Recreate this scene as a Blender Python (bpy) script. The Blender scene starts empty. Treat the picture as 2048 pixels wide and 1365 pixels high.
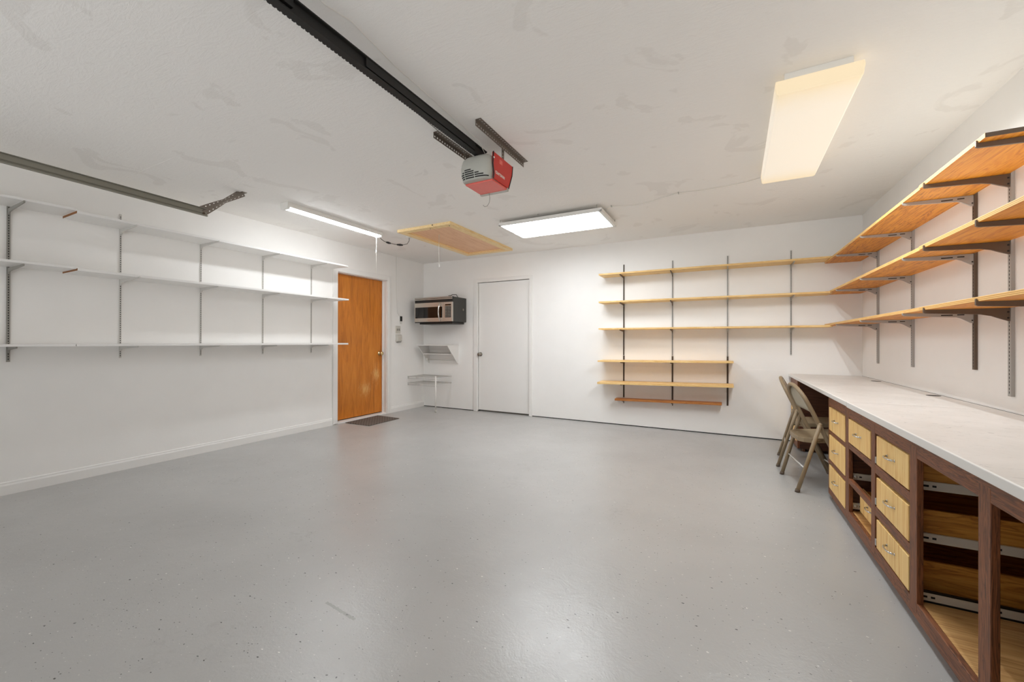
import bpy, bmesh, math, random
from mathutils import Vector, Matrix
C = bpy.context.scene.collection
SC = bpy.context.scene
random.seed(7)
PI = math.pi
# ------------------------------------------------------------------ camera, light, exposure
L, R, D, H = -4.5715, 1.2804, 5.4364, 2.44          # left wall, right wall, back wall, ceiling
FRONT = -1.7                                        # wall behind the camera
cd = bpy.data.cameras.new('camera'); cam = bpy.data.objects.new('camera', cd); C.objects.link(cam)
cd.sensor_width = 36; cd.lens = 14.196; cd.clip_start = .02; cd.clip_end = 60
yaw, pitch, roll = .4835, .0013, .0019
fwd = Vector((-math.sin(yaw)*math.cos(pitch), math.cos(yaw)*math.cos(pitch), math.sin(pitch)))
r0 = Vector((math.cos(yaw), math.sin(yaw), 0)); u0 = r0.cross(fwd)
rr = math.cos(roll)*r0 + math.sin(roll)*u0; uu = -math.sin(roll)*r0 + math.cos(roll)*u0
m = Matrix((rr, uu, -fwd)).transposed().to_4x4(); m.translation = (0, 0, 1.1087); cam.matrix_world = m
SC.camera = cam
vs = SC.view_settings
SC.display_settings.display_device = 'sRGB'
vs.view_transform = 'Standard'; vs.look = 'None'; vs.gamma = 1; vs.use_curve_mapping = False
vs.exposure = .62
wd = bpy.data.worlds.new('world'); SC.world = wd; wd.use_nodes = True
FILL_HIGH, FILL_LOW = .1, 1.6                              # added fill through an unseen doorway: bright below the horizon, dim above
wn = wd.node_tree; tc_ = wn.nodes.new('ShaderNodeTexCoord'); sp_ = wn.nodes.new('ShaderNodeSeparateXYZ'); mr_ = wn.nodes.new('ShaderNodeMapRange')
wn.links.new(tc_.outputs['Generated'], sp_.inputs[0]); wn.links.new(sp_.outputs[2], mr_.inputs[0])
mr_.inputs[1].default_value = -.06; mr_.inputs[2].default_value = .02; mr_.inputs[3].default_value = FILL_LOW; mr_.inputs[4].default_value = FILL_HIGH
wn.links.new(mr_.outputs[0], wn.nodes['Background'].inputs[1]); wn.nodes['Background'].inputs[0].default_value = (.94, .97, 1, 1)
STRIP_W, PANEL_W, WRAP_W, LENS_SPOT_W = 27.0, 10.8, .37, 65.0             # radiance of the three ceiling fixtures, then power of the added spots
try:
    SC.cycles.max_bounces = 11; SC.cycles.diffuse_bounces = 8; SC.cycles.glossy_bounces = 5
    SC.cycles.sample_clamp_indirect = 8; SC.cycles.use_denoising = True; SC.cycles.caustics_reflective = False
except Exception: pass

# ------------------------------------------------------------------ materials
def lin(c):
    return tuple((v/255/12.92 if v <= 10 else ((v/255+.055)/1.055)**2.4) for v in c) + (1,)
def mat(name, rgb, rough=.5, metal=0., spec=.5, coat=0.):
    mt = bpy.data.materials.new(name); mt.use_nodes = True
    b = mt.node_tree.nodes['Principled BSDF']
    b.inputs['Base Color'].default_value = lin(rgb); b.inputs['Roughness'].default_value = rough
    b.inputs['Metallic'].default_value = metal; b.inputs['Specular IOR Level'].default_value = spec
    b.inputs['Coat Weight'].default_value = coat
    return mt
class N:
    """tiny node-graph helper"""
    def __init__(s, mt): s.t = mt.node_tree; s.b = s.t.nodes['Principled BSDF']
    def new(s, kind, **kw):
        n = s.t.nodes.new(kind)
        for k, v in kw.items():
            if k in n.inputs.keys(): n.inputs[k].default_value = v
            else: setattr(n, k, v)
        return n
    def link(s, a, b): s.t.links.new(a, b)
    def coords(s, scale=(1, 1, 1), rnd=True, out='Object'):
        tc = s.new('ShaderNodeTexCoord'); mp = s.new('ShaderNodeMapping'); mp.inputs['Scale'].default_value = scale
        s.link(tc.outputs[out], mp.inputs['Vector'])
        if rnd:
            oi = s.new('ShaderNodeObjectInfo'); mu = s.new('ShaderNodeMath', operation='MULTIPLY'); mu.inputs[1].default_value = 37.
            s.link(oi.outputs['Random'], mu.inputs[0]); s.link(mu.outputs[0], mp.inputs['Location'])
        return mp.outputs[0]
    def noise(s, vec, scale=5, detail=4, rough=.55, dist=0):
        n = s.new('ShaderNodeTexNoise'); n.inputs['Scale'].default_value = scale; n.inputs['Detail'].default_value = detail
        n.inputs['Roughness'].default_value = rough; n.inputs['Distortion'].default_value = dist
        s.link(vec, n.inputs['Vector']); return n.outputs[0]
    def ramp(s, fac, stops):
        r = s.new('ShaderNodeValToRGB'); e = r.color_ramp.elements
        while len(e) < len(stops): e.new(.5)
        for i, (p, c) in enumerate(stops): e[i].position = p; e[i].color = c if len(c) == 4 else c + (1,)
        s.link(fac, r.inputs[0]); return r.outputs[0]
    def mix(s, fac, a, b, mode='MIX'):
        n = s.new('ShaderNodeMix', data_type='RGBA', blend_type=mode)
        for v, i in ((fac, 0), (a, 6), (b, 7)):
            if isinstance(v, (int, float)): n.inputs[i].default_value = v
            elif isinstance(v, tuple): n.inputs[i].default_value = v
            else: s.link(v, n.inputs[i])
        return n.outputs[2]
    def math(s, op, a, b=0.):
        n = s.new('ShaderNodeMath', operation=op)
        for v, i in ((a, 0), (b, 1)):
            if isinstance(v, (int, float)): n.inputs[i].default_value = v
            else: s.link(v, n.inputs[i])
        return n.outputs[0]
    def bump(s, h, strength=.2, dist=.01):
        n = s.new('ShaderNodeBump'); n.inputs['Strength'].default_value = strength; n.inputs['Distance'].default_value = dist
        s.link(h, n.inputs['Height']); s.link(n.outputs[0], s.b.inputs['Normal'])
    def color(s, c): s.link(c, s.b.inputs['Base Color'])
    def rough(s, c): s.link(c, s.b.inputs['Roughness'])

def wood(name, light, mid, dark, axis=1, rough=.5, scale=1., knots=True, fine=1.):
    """board grain running along the given axis"""
    mt = mat(name, mid, rough); n = N(mt)
    sc = [9*scale]*3; sc[axis] = .55*scale
    v = n.coords(tuple(sc))
    a = n.noise(v, 2.2, 5, .6, 1.2)
    bands = n.math('FRACT', n.math('MULTIPLY', a, 7.))
    bands = n.math('PINGPONG', bands, .5)
    c = n.ramp(bands, [(0., lin(dark)), (.16, lin(mid)), (.5, lin(light))])
    sc2 = [90*scale*fine]*3; sc2[axis] = 2.*scale
    f = n.noise(n.coords(tuple(sc2)), 2., 3, .6)
    c = n.mix(.35, c, n.ramp(f, [(.3, lin(dark)), (.7, lin(light))]))
    if knots:
        s3 = [7*scale]*3; s3[axis] = 3.*scale
        vo = n.new('ShaderNodeTexVoronoi'); vo.inputs['Scale'].default_value = 1.; vo.inputs['Randomness'].default_value = 1.
        n.link(n.coords(tuple(s3)), vo.inputs['Vector'])
        k = n.ramp(vo.outputs['Distance'], [(.03, (1, 1, 1)), (.11, (0, 0, 0))])
        c = n.mix(n.math('MULTIPLY', k, .55), c, lin([int(x*.5) for x in dark]))
    n.color(c); n.bump(f, .12, .002)
    return mt
def painted(name, rgb, rough=.55, bump=.15, sc=60, dirt=0., dist=.003):
    mt = mat(name, rgb, rough, spec=.35); n = N(mt)
    v = n.coords((1, 1, 1), rnd=False)
    h = n.noise(v, sc, 4, .6); n.bump(h, bump, dist)
    g = n.noise(v, 1.6, 4, .6)
    c = n.ramp(g, [(.35, lin([x*(1-dirt) for x in rgb])), (.65, lin(rgb))]); n.color(c)
    return mt
def emit(name, rgb, strength):
    mt = mat(name, rgb, .4); b = mt.node_tree.nodes['Principled BSDF']
    b.inputs['Emission Color'].default_value = lin(rgb); b.inputs['Emission Strength'].default_value = strength
    return mt
M = {}
M['wall'] = painted('wall_paint', (245, 243, 240), .6, .12, 45, .015)
M['trim'] = painted('trim_paint', (238, 236, 233), .4, .06, 30, .01)
M['shelf_white'] = painted('white_shelf_paint', (234, 232, 229), .42, .05, 30, .02)
# ceiling: trowelled skim coat with smoother scraped patches
mt = mat('ceiling_texture', (244, 241, 237), .75, spec=.2); n = N(mt); M['ceiling'] = mt
v = n.coords((1, 1, 1), rnd=False)
h1 = n.noise(v, 9, 6, .65, 1.5); h2 = n.noise(v, 55, 4, .6); h3 = n.noise(n.coords((3, 12, 1), rnd=False), 2.2, 5, .7, 2.)
h = n.math('ADD', n.math('ADD', n.math('MULTIPLY', h1, .8), n.math('MULTIPLY', h2, .25)), n.math('MULTIPLY', h3, .9))
p = n.noise(v, 2.6, 4, .55, 1.); pm = n.ramp(p, [(.60, (0, 0, 0)), (.625, (1, 1, 1))])
n.color(n.mix(n.math('MULTIPLY', pm, .45), lin((245, 242, 238)), lin((232, 228, 223))))
n.bump(h, .42, .006)
# floor: grey epoxy with black and white flakes
STREAK = (-1.393, 1.147, -0.098, 0.097)
mt = mat('epoxy_floor', (158, 155, 149), .3, spec=.5); n = N(mt); M['floor'] = mt; n.b.inputs['IOR'].default_value = 1.8
v = n.coords((1, 1, 1), rnd=False)
big = n.noise(v, .9, 5, .6, .4); base = n.ramp(big, [(.3, lin((168, 167, 165))), (.7, lin((182, 181, 179)))])
dens = n.noise(v, .8, 3, .6, .5)
dn = n.new('ShaderNodeTexNoise'); dn.inputs['Scale'].default_value = 140.; n.link(v, dn.inputs['Vector'])
va = n.new('ShaderNodeVectorMath', operation='MULTIPLY_ADD'); n.link(dn.outputs['Color'], va.inputs[0]); va.inputs[1].default_value = (.007, .007, 0); n.link(v, va.inputs[2]); vd = va.outputs[0]
def flakes(base, scale, rad, lo, rgb, ofs, dlo, dhi):
    vo = n.new('ShaderNodeTexVoronoi'); vo.inputs['Scale'].default_value = scale
    mp = n.new('ShaderNodeMapping'); mp.inputs['Location'].default_value = (ofs, ofs*1.7, 0); mp.inputs['Rotation'].default_value = (0, 0, ofs)
    mp.inputs['Scale'].default_value = (1, 1.8, 1)
    n.link(vd, mp.inputs['Vector']); n.link(mp.outputs[0], vo.inputs['Vector'])
    sep = n.new('ShaderNodeSeparateColor'); n.link(vo.outputs['Color'], sep.inputs[0])
    near = n.math('LESS_THAN', vo.outputs['Distance'], n.math('MULTIPLY', sep.outputs[1], rad))
    some = n.math('GREATER_THAN', sep.outputs[0], n.ramp(dens, [(.35, (dhi,)*3), (.65, (dlo,)*3)]))
    return n.mix(n.math('MULTIPLY', near, some), base, lin(rgb))
c = flakes(base, 26, .15, .6, (52, 50, 48), 1.3, .55, .93)
c = flakes(c, 26, .14, .6, (226, 223, 218), 4.1, .6, .95)
c = flakes(c, 52, .17, .6, (72, 70, 66), 7.7, .45, .9)
c = flakes(c, 50, .15, .6, (220, 217, 212), 11.3, .5, .92)
smudge = n.math('MULTIPLY', n.ramp(n.noise(v, 1.15, 4, .6, .8), [(.60, (0, 0, 0)), (.72, (1, 1, 1))]), n.ramp(n.noise(v, 16, 5, .75, 1.2), [(.5, (0, 0, 0)), (.66, (1, 1, 1))]))
c = n.mix(n.math('MULTIPLY', smudge, .38), c, lin((112, 110, 106)))
mp = n.new('ShaderNodeMapping'); mp.vector_type = 'TEXTURE'; mp.inputs['Location'].default_value = STREAK[:2]+(0,); mp.inputs['Rotation'].default_value = (0, 0, STREAK[2]); n.link(vd, mp.inputs['Vector'])
sx = n.new('ShaderNodeSeparateXYZ'); n.link(mp.outputs[0], sx.inputs[0])          # one dark drag mark
k = n.math('MULTIPLY', n.math('LESS_THAN', n.math('ABSOLUTE', sx.outputs[0]), STREAK[3]), n.math('LESS_THAN', n.math('ABSOLUTE', sx.outputs[1]), n.math('MULTIPLY', n.noise(v, 60, 4, .7), .013)))
c = n.mix(n.math('MULTIPLY', k, .5), c, lin((118, 117, 110)))
n.color(c)
ro = n.noise(v, 3.5, 6, .7, 1.); rs = n.math('ADD', n.math('MULTIPLY', ro, .22), .222); n.rough(rs)
peel = n.noise(v, 120, 3, .6); wave = n.noise(v, 9, 5, .65, .6)
n.bump(n.math('ADD', n.math('MULTIPLY', peel, .34), n.math('MULTIPLY', wave, 1.6)), .30, .004)
# woods
M['door_wood'] = None
mt = mat('varnished_door_veneer', (168, 100, 38), .38); n = N(mt); M['door_wood'] = mt
a = n.noise(n.coords((7, 7, .8), rnd=False), 2., 5, .6, 1.); f = n.noise(n.coords((120, 120, 3), rnd=False), 2., 3, .6)
c = n.ramp(a, [(.3, lin((164, 90, 16))), (.5, lin((208, 122, 30))), (.75, lin((226, 144, 50)))])
c = n.mix(.3, c, n.ramp(f, [(.35, lin((146, 76, 12))), (.65, lin((226, 144, 52)))]))
# scratched patch low on the latch side
tc = n.new('ShaderNodeTexCoord'); sx = n.new('ShaderNodeSeparateXYZ'); n.link(tc.outputs['Object'], sx.inputs[0])
def blob(y0, z0, ry, rz):
    dy = n.math('DIVIDE', n.math('SUBTRACT', sx.outputs[1], y0), ry); dz = n.math('DIVIDE', n.math('SUBTRACT', sx.outputs[2], z0), rz)
    return n.math('SUBTRACT', 1., n.math('SQRT', n.math('ADD', n.math('MULTIPLY', dy, dy), n.math('MULTIPLY', dz, dz))))
scr = n.noise(n.coords((110, 110, 7), rnd=False), 1., 6, .8, 1.2)
w = n.math('MAXIMUM', n.math('MAXIMUM', blob(.31, .58, .20, .32), blob(.10, .38, .26, .26)), 0.)
k = n.ramp(n.math('ADD', scr, n.math('MULTIPLY', n.math('SUBTRACT', w, 1.), .30)), [(.40, (0, 0, 0)), (.54, (1, 1, 1))])
n.color(n.mix(n.math('MULTIPLY', k, .85), c, lin((236, 192, 122)))); n.bump(f, .1, .002)
M['pine'] = wood('pale_pine', (246, 214, 152), (238, 200, 130), (210, 158, 86), 0, .5)
M['pine_red'] = wood('reddish_pine', (206, 138, 70), (188, 116, 50), (140, 76, 28), 0, .5)
M['end_grain'] = mat('brown_end_grain', (138, 88, 40), .6)
M['pine_y'] = wood('orange_pine', (238, 162, 44), (224, 140, 26), (146, 72, 6), 1, .5)
M['ply_y'] = wood('orange_plywood', (238, 162, 48), (224, 142, 32), (190, 104, 16), 1, .5, knots=False)
M['board_top'] = painted('pale_bounce_top', (226, 219, 208), .7, .1, 60, .05)  # unseen tops coloured pale so light bounced off them stays neutral
M['edge'] = None
mt = mat('plywood_edge', (240, 205, 140), .55); n = N(mt); M['edge'] = mt
wv = n.new('ShaderNodeTexWave', wave_type='BANDS', bands_direction='Z'); wv.inputs['Scale'].default_value = 45.; wv.inputs['Distortion'].default_value = .6
n.link(n.coords((1, 1, 1), rnd=False), wv.inputs['Vector'])
n.color(n.ramp(wv.outputs[0], [(.1, lin((176, 120, 54))), (.5, lin((230, 186, 116)))]))
M['edge_pine'] = wood('pine_edge', (232, 190, 120), (224, 176, 104), (204, 148, 78), 1, .5, knots=False)
M['drawer'] = wood('yellow_pine_drawer', (254, 220, 150), (248, 206, 130), (226, 170, 92), 2, .5, .5)
M['drawer_side'] = wood('yellow_pine_side', (228, 166, 76), (210, 144, 58), (158, 96, 32), 0, .55)
M['dark'] = wood('dark_stained_oak', (152, 92, 54), (116, 66, 34), (46, 22, 10), 2, .5, 2.2, False)
M['dark_y'] = wood('dark_stained_oak_rail', (152, 92, 54), (116, 66, 34), (46, 22, 10), 1, .5, 2.2, False)
M['dark_x'] = wood('dark_stained_panel', (104, 62, 40), (84, 46, 28), (54, 28, 16), 0, .5, 1.2, False)
M['ply_floor'] = wood('cabinet_plywood', (226, 182, 122), (212, 164, 100), (180, 128, 72), 0, .55, .7)
M['hatch_frame'] = wood('hatch_pine', (252, 230, 180), (248, 218, 160), (230, 190, 124), 1, .5)
M['hatch_panel'] = wood('hatch_plywood', (246, 204, 166), (240, 192, 152), (220, 166, 124), 1, .5, .6, False)
# worktop laminate with scuffs
mt = mat('white_laminate', (238, 236, 233), .35, spec=.45); n = N(mt); M['top'] = mt
s = n.noise(n.coords((8, 22, 1), rnd=False), 1.6, 5, .7, 1.5); s2 = n.noise(n.coords((1, 1, 1), rnd=False), 3, 4, .6)
c = n.ramp(s2, [(.35, lin((212, 208, 202))), (.65, lin((224, 220, 215)))])
n.color(n.mix(n.ramp(s, [(.60, (0, 0, 0)), (.66, (.6, .6, .6))]), c, lin((150, 146, 140))))
M['top_edge'] = mat('white_edge_band', (232, 230, 226), .35)
# metals & plastics
M['steel'] = mat('grey_zinc_steel', (176, 174, 170), .42, .35)
M['slide'] = mat('pale_slide_metal', (228, 222, 208), .4, .1)
M['steel_white'] = mat('white_enamelled_steel', (205, 202, 197), .4, .1)
M['steel_grey'] = mat('grey_enamelled_steel', (150, 147, 140), .45, .3)
M['bronze'] = mat('brown_baked_enamel', (104, 88, 74), .45, .35)
M['bronze_dark'] = mat('dark_brown_steel', (84, 70, 58), .5, .3)
M['track'] = mat('dark_galvanised_track', (138, 134, 122), .5, .25)
M['perf'] = mat('perforated_angle_steel', (124, 113, 103), .5, .3)
M['black'] = mat('black_rail', (26, 24, 22), .5, .2)
M['slot'] = mat('dark_slot', (38, 36, 34), .8)
M['chrome'] = mat('chrome', (215, 213, 210), .15, 1.)
M['brass'] = mat('aged_brass', (222, 198, 148), .25, 1.)
M['nickel'] = mat('dull_nickel', (150, 144, 134), .28, 1.)
M['white_pl'] = mat('white_plastic', (235, 233, 228), .4)
M['grey_pl'] = mat('beige_grey_plastic', (208, 204, 195), .45)
M['opener'] = mat('light_grey_opener_cover', (182, 181, 172), .45)
M['red'] = mat('red_panel', (206, 38, 22), .35)
M['lens'] = mat('pink_light_lens', (236, 108, 96), .25); M['lens'].node_tree.nodes['Principled BSDF'].inputs['Subsurface Weight'].default_value = .0
M['stainless'] = mat('brushed_stainless', (204, 197, 187), .34, .7)
M['glass'] = mat('black_oven_glass', (22, 20, 19), .08, 0, .6)
M['black_pl'] = mat('black_plastic', (32, 31, 29), .4)
M['charcoal'] = mat('charcoal_case', (60, 59, 56), .5)
M['chair'] = painted('khaki_enamel', (156, 136, 108), .42, .1, 80, .12)
M['chair_panel'] = painted('khaki_panel_enamel', (182, 173, 152), .4, .1, 40, .08)
M['rubber'] = mat('brown_rubber_foot', (96, 80, 66), .6)
mt = mat('ribbed_mat', (98, 88, 80), .8); n = N(mt); M['mat'] = mt
ck = n.new('ShaderNodeTexChecker'); ck.inputs['Scale'].default_value = 42.; n.link(n.coords((1, 1, 0), rnd=False), ck.inputs['Vector'])
n.color(n.mix(ck.outputs['Fac'], lin((84, 75, 68)), lin((112, 102, 94)))); n.bump(ck.outputs['Fac'], .5, .004)
M['cord_white'] = mat('white_cord', (226, 222, 215), .5)
M['cord_grey'] = mat('grey_cord', (120, 116, 110), .5)
M['strip_lens'] = emit('lit_strip_lens', (246, 251, 255), STRIP_W)
M['panel_lens'] = emit('lit_panel_lens', (246, 251, 255), PANEL_W)
mt = emit('lit_yellowed_lens', (200, 185, 160), WRAP_W); n = N(mt); M['wrap_lens'] = mt
v = n.coords((1, 1, 1), rnd=False); st = n.noise(v, 3.2, 4, .6, .5)
sp = n.new('ShaderNodeSeparateXYZ'); tc = n.new('ShaderNodeTexCoord'); n.link(tc.outputs['Object'], sp.inputs[0])
ends = n.math('MULTIPLY', n.math('ABSOLUTE', sp.outputs[1]), 1.55)          # the acrylic is more yellowed at its two ends
yl = n.math('ADD', n.math('POWER', ends, 5.), n.math('MULTIPLY', n.math('SUBTRACT', st, .5), .6))
n.link(n.ramp(yl, [(.05, lin((255, 247, 234))), (.9, lin((252, 230, 190)))]), n.b.inputs['Emission Color'])

# ------------------------------------------------------------------ mesh building
ORG = {}                                            # world origin of every object, by name
class MB:
    def __init__(s): s.b = bmesh.new(); s.mi = 0; s.sm = False
    def _f(s, vs):
        try:
            f = s.b.faces.new(vs); f.material_index = s.mi; f.smooth = s.sm; return f
        except ValueError: return None
    def box(s, x0, x1, y0, y1, z0, z1, mi=None, M_=None):
        o = s.mi
        if mi is not None: s.mi = mi
        v = [s.b.verts.new(M_ @ Vector(p) if M_ else p) for p in ((x0, y0, z0), (x1, y0, z0), (x1, y1, z0), (x0, y1, z0), (x0, y0, z1), (x1, y0, z1), (x1, y1, z1), (x0, y1, z1))]
        fs = [s._f([v[i] for i in q]) for q in ((3, 2, 1, 0), (4, 5, 6, 7), (0, 1, 5, 4), (1, 2, 6, 5), (2, 3, 7, 6), (3, 0, 4, 7))]
        s.mi = o; return fs                          # bottom, top, -y, +x, +y, -x
    def prism(s, poly, fn, a, b):
        """poly: 2-D points; fn(p, t) -> 3-D point; extruded from t=a to t=b"""
        va = [s.b.verts.new(fn(p, a)) for p in poly]; vb = [s.b.verts.new(fn(p, b)) for p in poly]
        n = len(poly); s._f(va[::-1]); s._f(vb)
        for i in range(n): s._f([va[i], va[(i+1) % n], vb[(i+1) % n], vb[i]])
    def tube(s, pts, r, n=8, cap=True, closed=False, smooth=True):
        pts = [Vector(p) for p in pts]; rs = r if isinstance(r, (list, tuple)) else [r]*len(pts); rings = []; o = s.sm; s.sm = smooth
        ref = None
        for i, p in enumerate(pts):
            a = pts[i-1] if (i > 0 or closed) else p; c = pts[(i+1) % len(pts)] if (i < len(pts)-1 or closed) else p
            t = (c-a).normalized()
            if ref is None:
                ref = t.orthogonal().normalized()
            ref = (ref - t*ref.dot(t)).normalized(); w = t.cross(ref)
            rings.append([s.b.verts.new(p + rs[i]*(math.cos(2*PI*k/n)*ref + math.sin(2*PI*k/n)*w)) for k in range(n)])
        m_ = len(rings)
        for i in range(m_ if closed else m_-1):
            A, B = rings[i], rings[(i+1) % m_]
            for k in range(n): s._f([A[k], A[(k+1) % n], B[(k+1) % n], B[k]])
        s.sm = False
        if cap and not closed: s._f(rings[0][::-1]); s._f(rings[-1])
        s.sm = o
    def lathe(s, prof, base, axis, n=20):
        """prof: (radius, height) pairs turned around axis through base"""
        axis = Vector(axis).normalized(); u = axis.orthogonal().normalized(); w = axis.cross(u); base = Vector(base); o = s.sm; s.sm = True
        rings = [[s.b.verts.new(base + axis*h + r*(math.cos(2*PI*k/n)*u + math.sin(2*PI*k/n)*w)) for k in range(n)] for r, h in prof]
        for A, B in zip(rings, rings[1:]):
            for k in range(n): s._f([A[k], A[(k+1) % n], B[(k+1) % n], B[k]])
        s.sm = False; s._f(rings[0][::-1]); s._f(rings[-1]); s.sm = o
    def quad(s, pts, mi=None):
        o = s.mi
        if mi is not None: s.mi = mi
        s._f([s.b.verts.new(p) for p in pts]); s.mi = o
    def perf(s, o, u, v, length, width, pitch=.025, hr=.0055, hv=.5):
        """a steel strip with a row of round holes; o corner, u along, v across"""
        o, u, v = Vector(o), Vector(u).normalized(), Vector(v).normalized(); k = max(1, round(length/pitch)); p = length/k
        for i in range(k):
            c = o + u*p*(i+.5) + v*width*hv
            sq = [(-.5*p, -hv*width), (0, -hv*width), (.5*p, -hv*width), (.5*p, 0), (.5*p, (1-hv)*width), (0, (1-hv)*width), (-.5*p, (1-hv)*width), (-.5*p, 0)]
            A = [s.b.verts.new(c + u*a + v*b) for a, b in sq]
            B = [s.b.verts.new(c + u*hr*math.cos(t) + v*hr*math.sin(t)) for t in [PI*1.25 + j*PI/4 for j in range(8)]]
            for j in range(8): s._f([A[j], A[(j+1) % 8], B[(j+1) % 8], B[j]])
    def build(s, name, mats, parent=None, bevel=0., solid=0., org=None, local=False):
        me = bpy.data.meshes.new(name)
        bmesh.ops.remove_doubles(s.b, verts=s.b.verts, dist=1e-6)
        bmesh.ops.recalc_face_normals(s.b, faces=s.b.faces)
        if local: o3 = Vector((0, 0, 0))
        elif parent is not None: o3 = ORG[parent.name]
        elif org is not None: o3 = Vector(org)
        else:
            xs = [v.co for v in s.b.verts]; lo = [min(v[i] for v in xs) for i in range(3)]; hi = [max(v[i] for v in xs) for i in range(3)]
            o3 = Vector(((lo[0]+hi[0])/2, (lo[1]+hi[1])/2, lo[2]))
        for v in s.b.verts: v.co -= o3
        s.b.to_mesh(me); s.b.free()
        for q in (mats if isinstance(mats, (list, tuple)) else [mats]): me.materials.append(M[q] if isinstance(q, str) else q)
        ob = bpy.data.objects.new(name, me); C.objects.link(ob)
        if parent is not None: ob.parent = parent
        else: ob.location = o3
        ORG[ob.name] = o3
        if solid:
            md = ob.modifiers.new('thickness', 'SOLIDIFY'); md.thickness = solid; md.offset = 0
        if bevel:
            md = ob.modifiers.new('soft edges', 'BEVEL'); md.width = bevel; md.segments = 2; md.limit_method = 'ANGLE'; md.angle_limit = .6
        return ob
def bx(name, mats, x0, x1, y0, y1, z0, z1, parent=None, bevel=0.):
    b = MB(); b.box(x0, x1, y0, y1, z0, z1); return b.build(name, mats, parent, bevel)
def tag(o, label, cat, group=None):
    o['label'] = label; o['category'] = cat
    if group: o['group'] = group
    return o
def struct(o, label=None):
    o['kind'] = 'structure'
    if label: o['label'] = label
    return o
def thing(name, label, cat, loc, rotz=0., group=None):
    o = bpy.data.objects.new(name, None); C.objects.link(o); o.empty_display_size = .05
    o.location = loc; o.rotation_euler = (0, 0, rotz); ORG[o.name] = Vector(loc); return tag(o, label, cat, group)
def copy_tree(o, parent=None):
    kids = list(o.children); c = o.copy(); C.objects.link(c)
    if parent is not None: c.parent = parent
    for k in kids: copy_tree(k, c)
    return c
def lettering(name, text, size, M_, mname, parent, width=None):
    cu = bpy.data.curves.new('tmp', 'FONT'); cu.body = text; cu.size = size; cu.extrude = .0006; cu.align_x = 'CENTER'; cu.offset = .0004
    ob = bpy.data.objects.new('tmp', cu); C.objects.link(ob)
    me = bpy.data.meshes.new_from_object(ob.evaluated_get(bpy.context.evaluated_depsgraph_get()))
    bpy.data.objects.remove(ob); bpy.data.curves.remove(cu)
    if width:
        w = max(v.co.x for v in me.vertices)-min(v.co.x for v in me.vertices)
        me.transform(Matrix.Diagonal((width/w, 1, 1, 1)))
    me.transform(M_); me.transform(Matrix.Translation(-ORG[parent.name])); me.materials.clear(); me.materials.append(M[mname]); me.name = name
    o = bpy.data.objects.new(name, me); C.objects.link(o); o.parent = parent; return o

# ------------------------------------------------------------------ the room
T = .14
DY0, DY1, DZ = 3.68, 4.585, 2.045                   # brown door opening in the left wall
WX0, WX1, WZ = -3.470, -2.556, 2.045                # white door opening in the back wall
b = MB(); b.box(L-T, R+T, FRONT-T, D+T, -.1, 0); struct(b.build('floor', 'floor', org=(0, 0, 0)))
b = MB(); b.box(L-T, R+T, FRONT-T, D+T, H, H+.1); struct(b.build('ceiling', 'ceiling', org=(0, 0, H)))
b = MB(); b.box(L-T, L, FRONT, DY0, 0, H); b.box(L-T, L, DY1, D+T, 0, H); b.box(L-T, L, DY0, DY1, DZ, H); struct(b.build('wall_left', 'wall', org=(0, 0, 0)))
b = MB(); g = .012
b.box(L, WX0, D, D+T, g, H); b.box(WX1, R, D, D+T, g, H); b.box(WX0, WX1, D, D+T, WZ, H)
b.box(-1.775, .70, D-.004, D, g, .79)                # lower sheet of board standing slightly proud
struct(b.build('wall_back', 'wall', org=(0, 0, 0)))
b = MB(); b.box(L, WX0, D+.012, D+.11, 0, g); b.box(WX1, R, D+.012, D+.11, 0, g); struct(b.build('trim_5', 'slot'))   # shadow gap under the wallboard
b = MB(); b.box(R, R+T, FRONT, D+T, 0, H); struct(b.build('wall_right', 'wall', org=(0, 0, 0)))
b = MB(); b.box(L-T, L+.35, FRONT-T, FRONT, 0, H); b.box(R-.35, R+T, FRONT-T, FRONT, 0, H); b.box(L+.35, R-.35, FRONT-T, FRONT, 2.13, H); struct(b.build('wall_front', 'wall', org=(0, 0, 0)))   # unseen wall; doorway left open to admit the added fill
def base_prof(y0, y1, name):
    b = MB(); pr = [(0, 0), (.014, 0), (.014, .066), (.009, .078), (.009, .086), (0, .092)]
    b.prism(pr, lambda p, t: (L+p[0], t, p[1]), y0, y1); struct(b.build(name, 'trim'))
base_prof(FRONT, DY0-.072, 'baseboard_left'); base_prof(DY1+.078, D, 'baseboard_left_corner')
# left door: casing, jamb, sill
b = MB(); cw, ct = .068, .018
b.box(L, L+ct, DY0-cw, DY0+.004, .012, DZ+cw); b.box(L, L+ct, DY1-.004, DY1+cw+.01, 0, DZ+cw); b.box(L, L+ct, DY0, DY1, DZ-.004, DZ+cw)
b.box(L+ct, L+ct+.006, DY1+.02, DY1+.05, 0, DZ+.05)
struct(b.build('trim_1', 'trim', bevel=.004))
b = MB(); b.box(L-.12, L, DY0, DY0+.012, 0, DZ); b.box(L-.12, L, DY1-.012, DY1, 0, DZ); b.box(L-.12, L, DY0, DY1, DZ-.012, DZ)
b.box(L-.075, L-.06, DY1-.03, DY1-.012, 0, DZ-.012)
struct(b.build('trim_2', 'trim'))
struct(bx('light_block_1', 'slot', L-.14, L-.124, DY0-.05, DY1+.05, 0, DZ+.05)); struct(bx('light_block_2', 'slot', WX0-.05, WX1+.05, D+.122, D+.14, 0, WZ+.05))  # unseen dark boards added behind both doors to block outside light
struct(bx('trim_9', 'ceiling', -4.32, -3.42, 1.449, 1.457, H-.0010, H))
struct(bx('trim_3', 'trim', L-.1, L+.012, DY0+.012, DY1-.012, 0, .02, bevel=.004))
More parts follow.
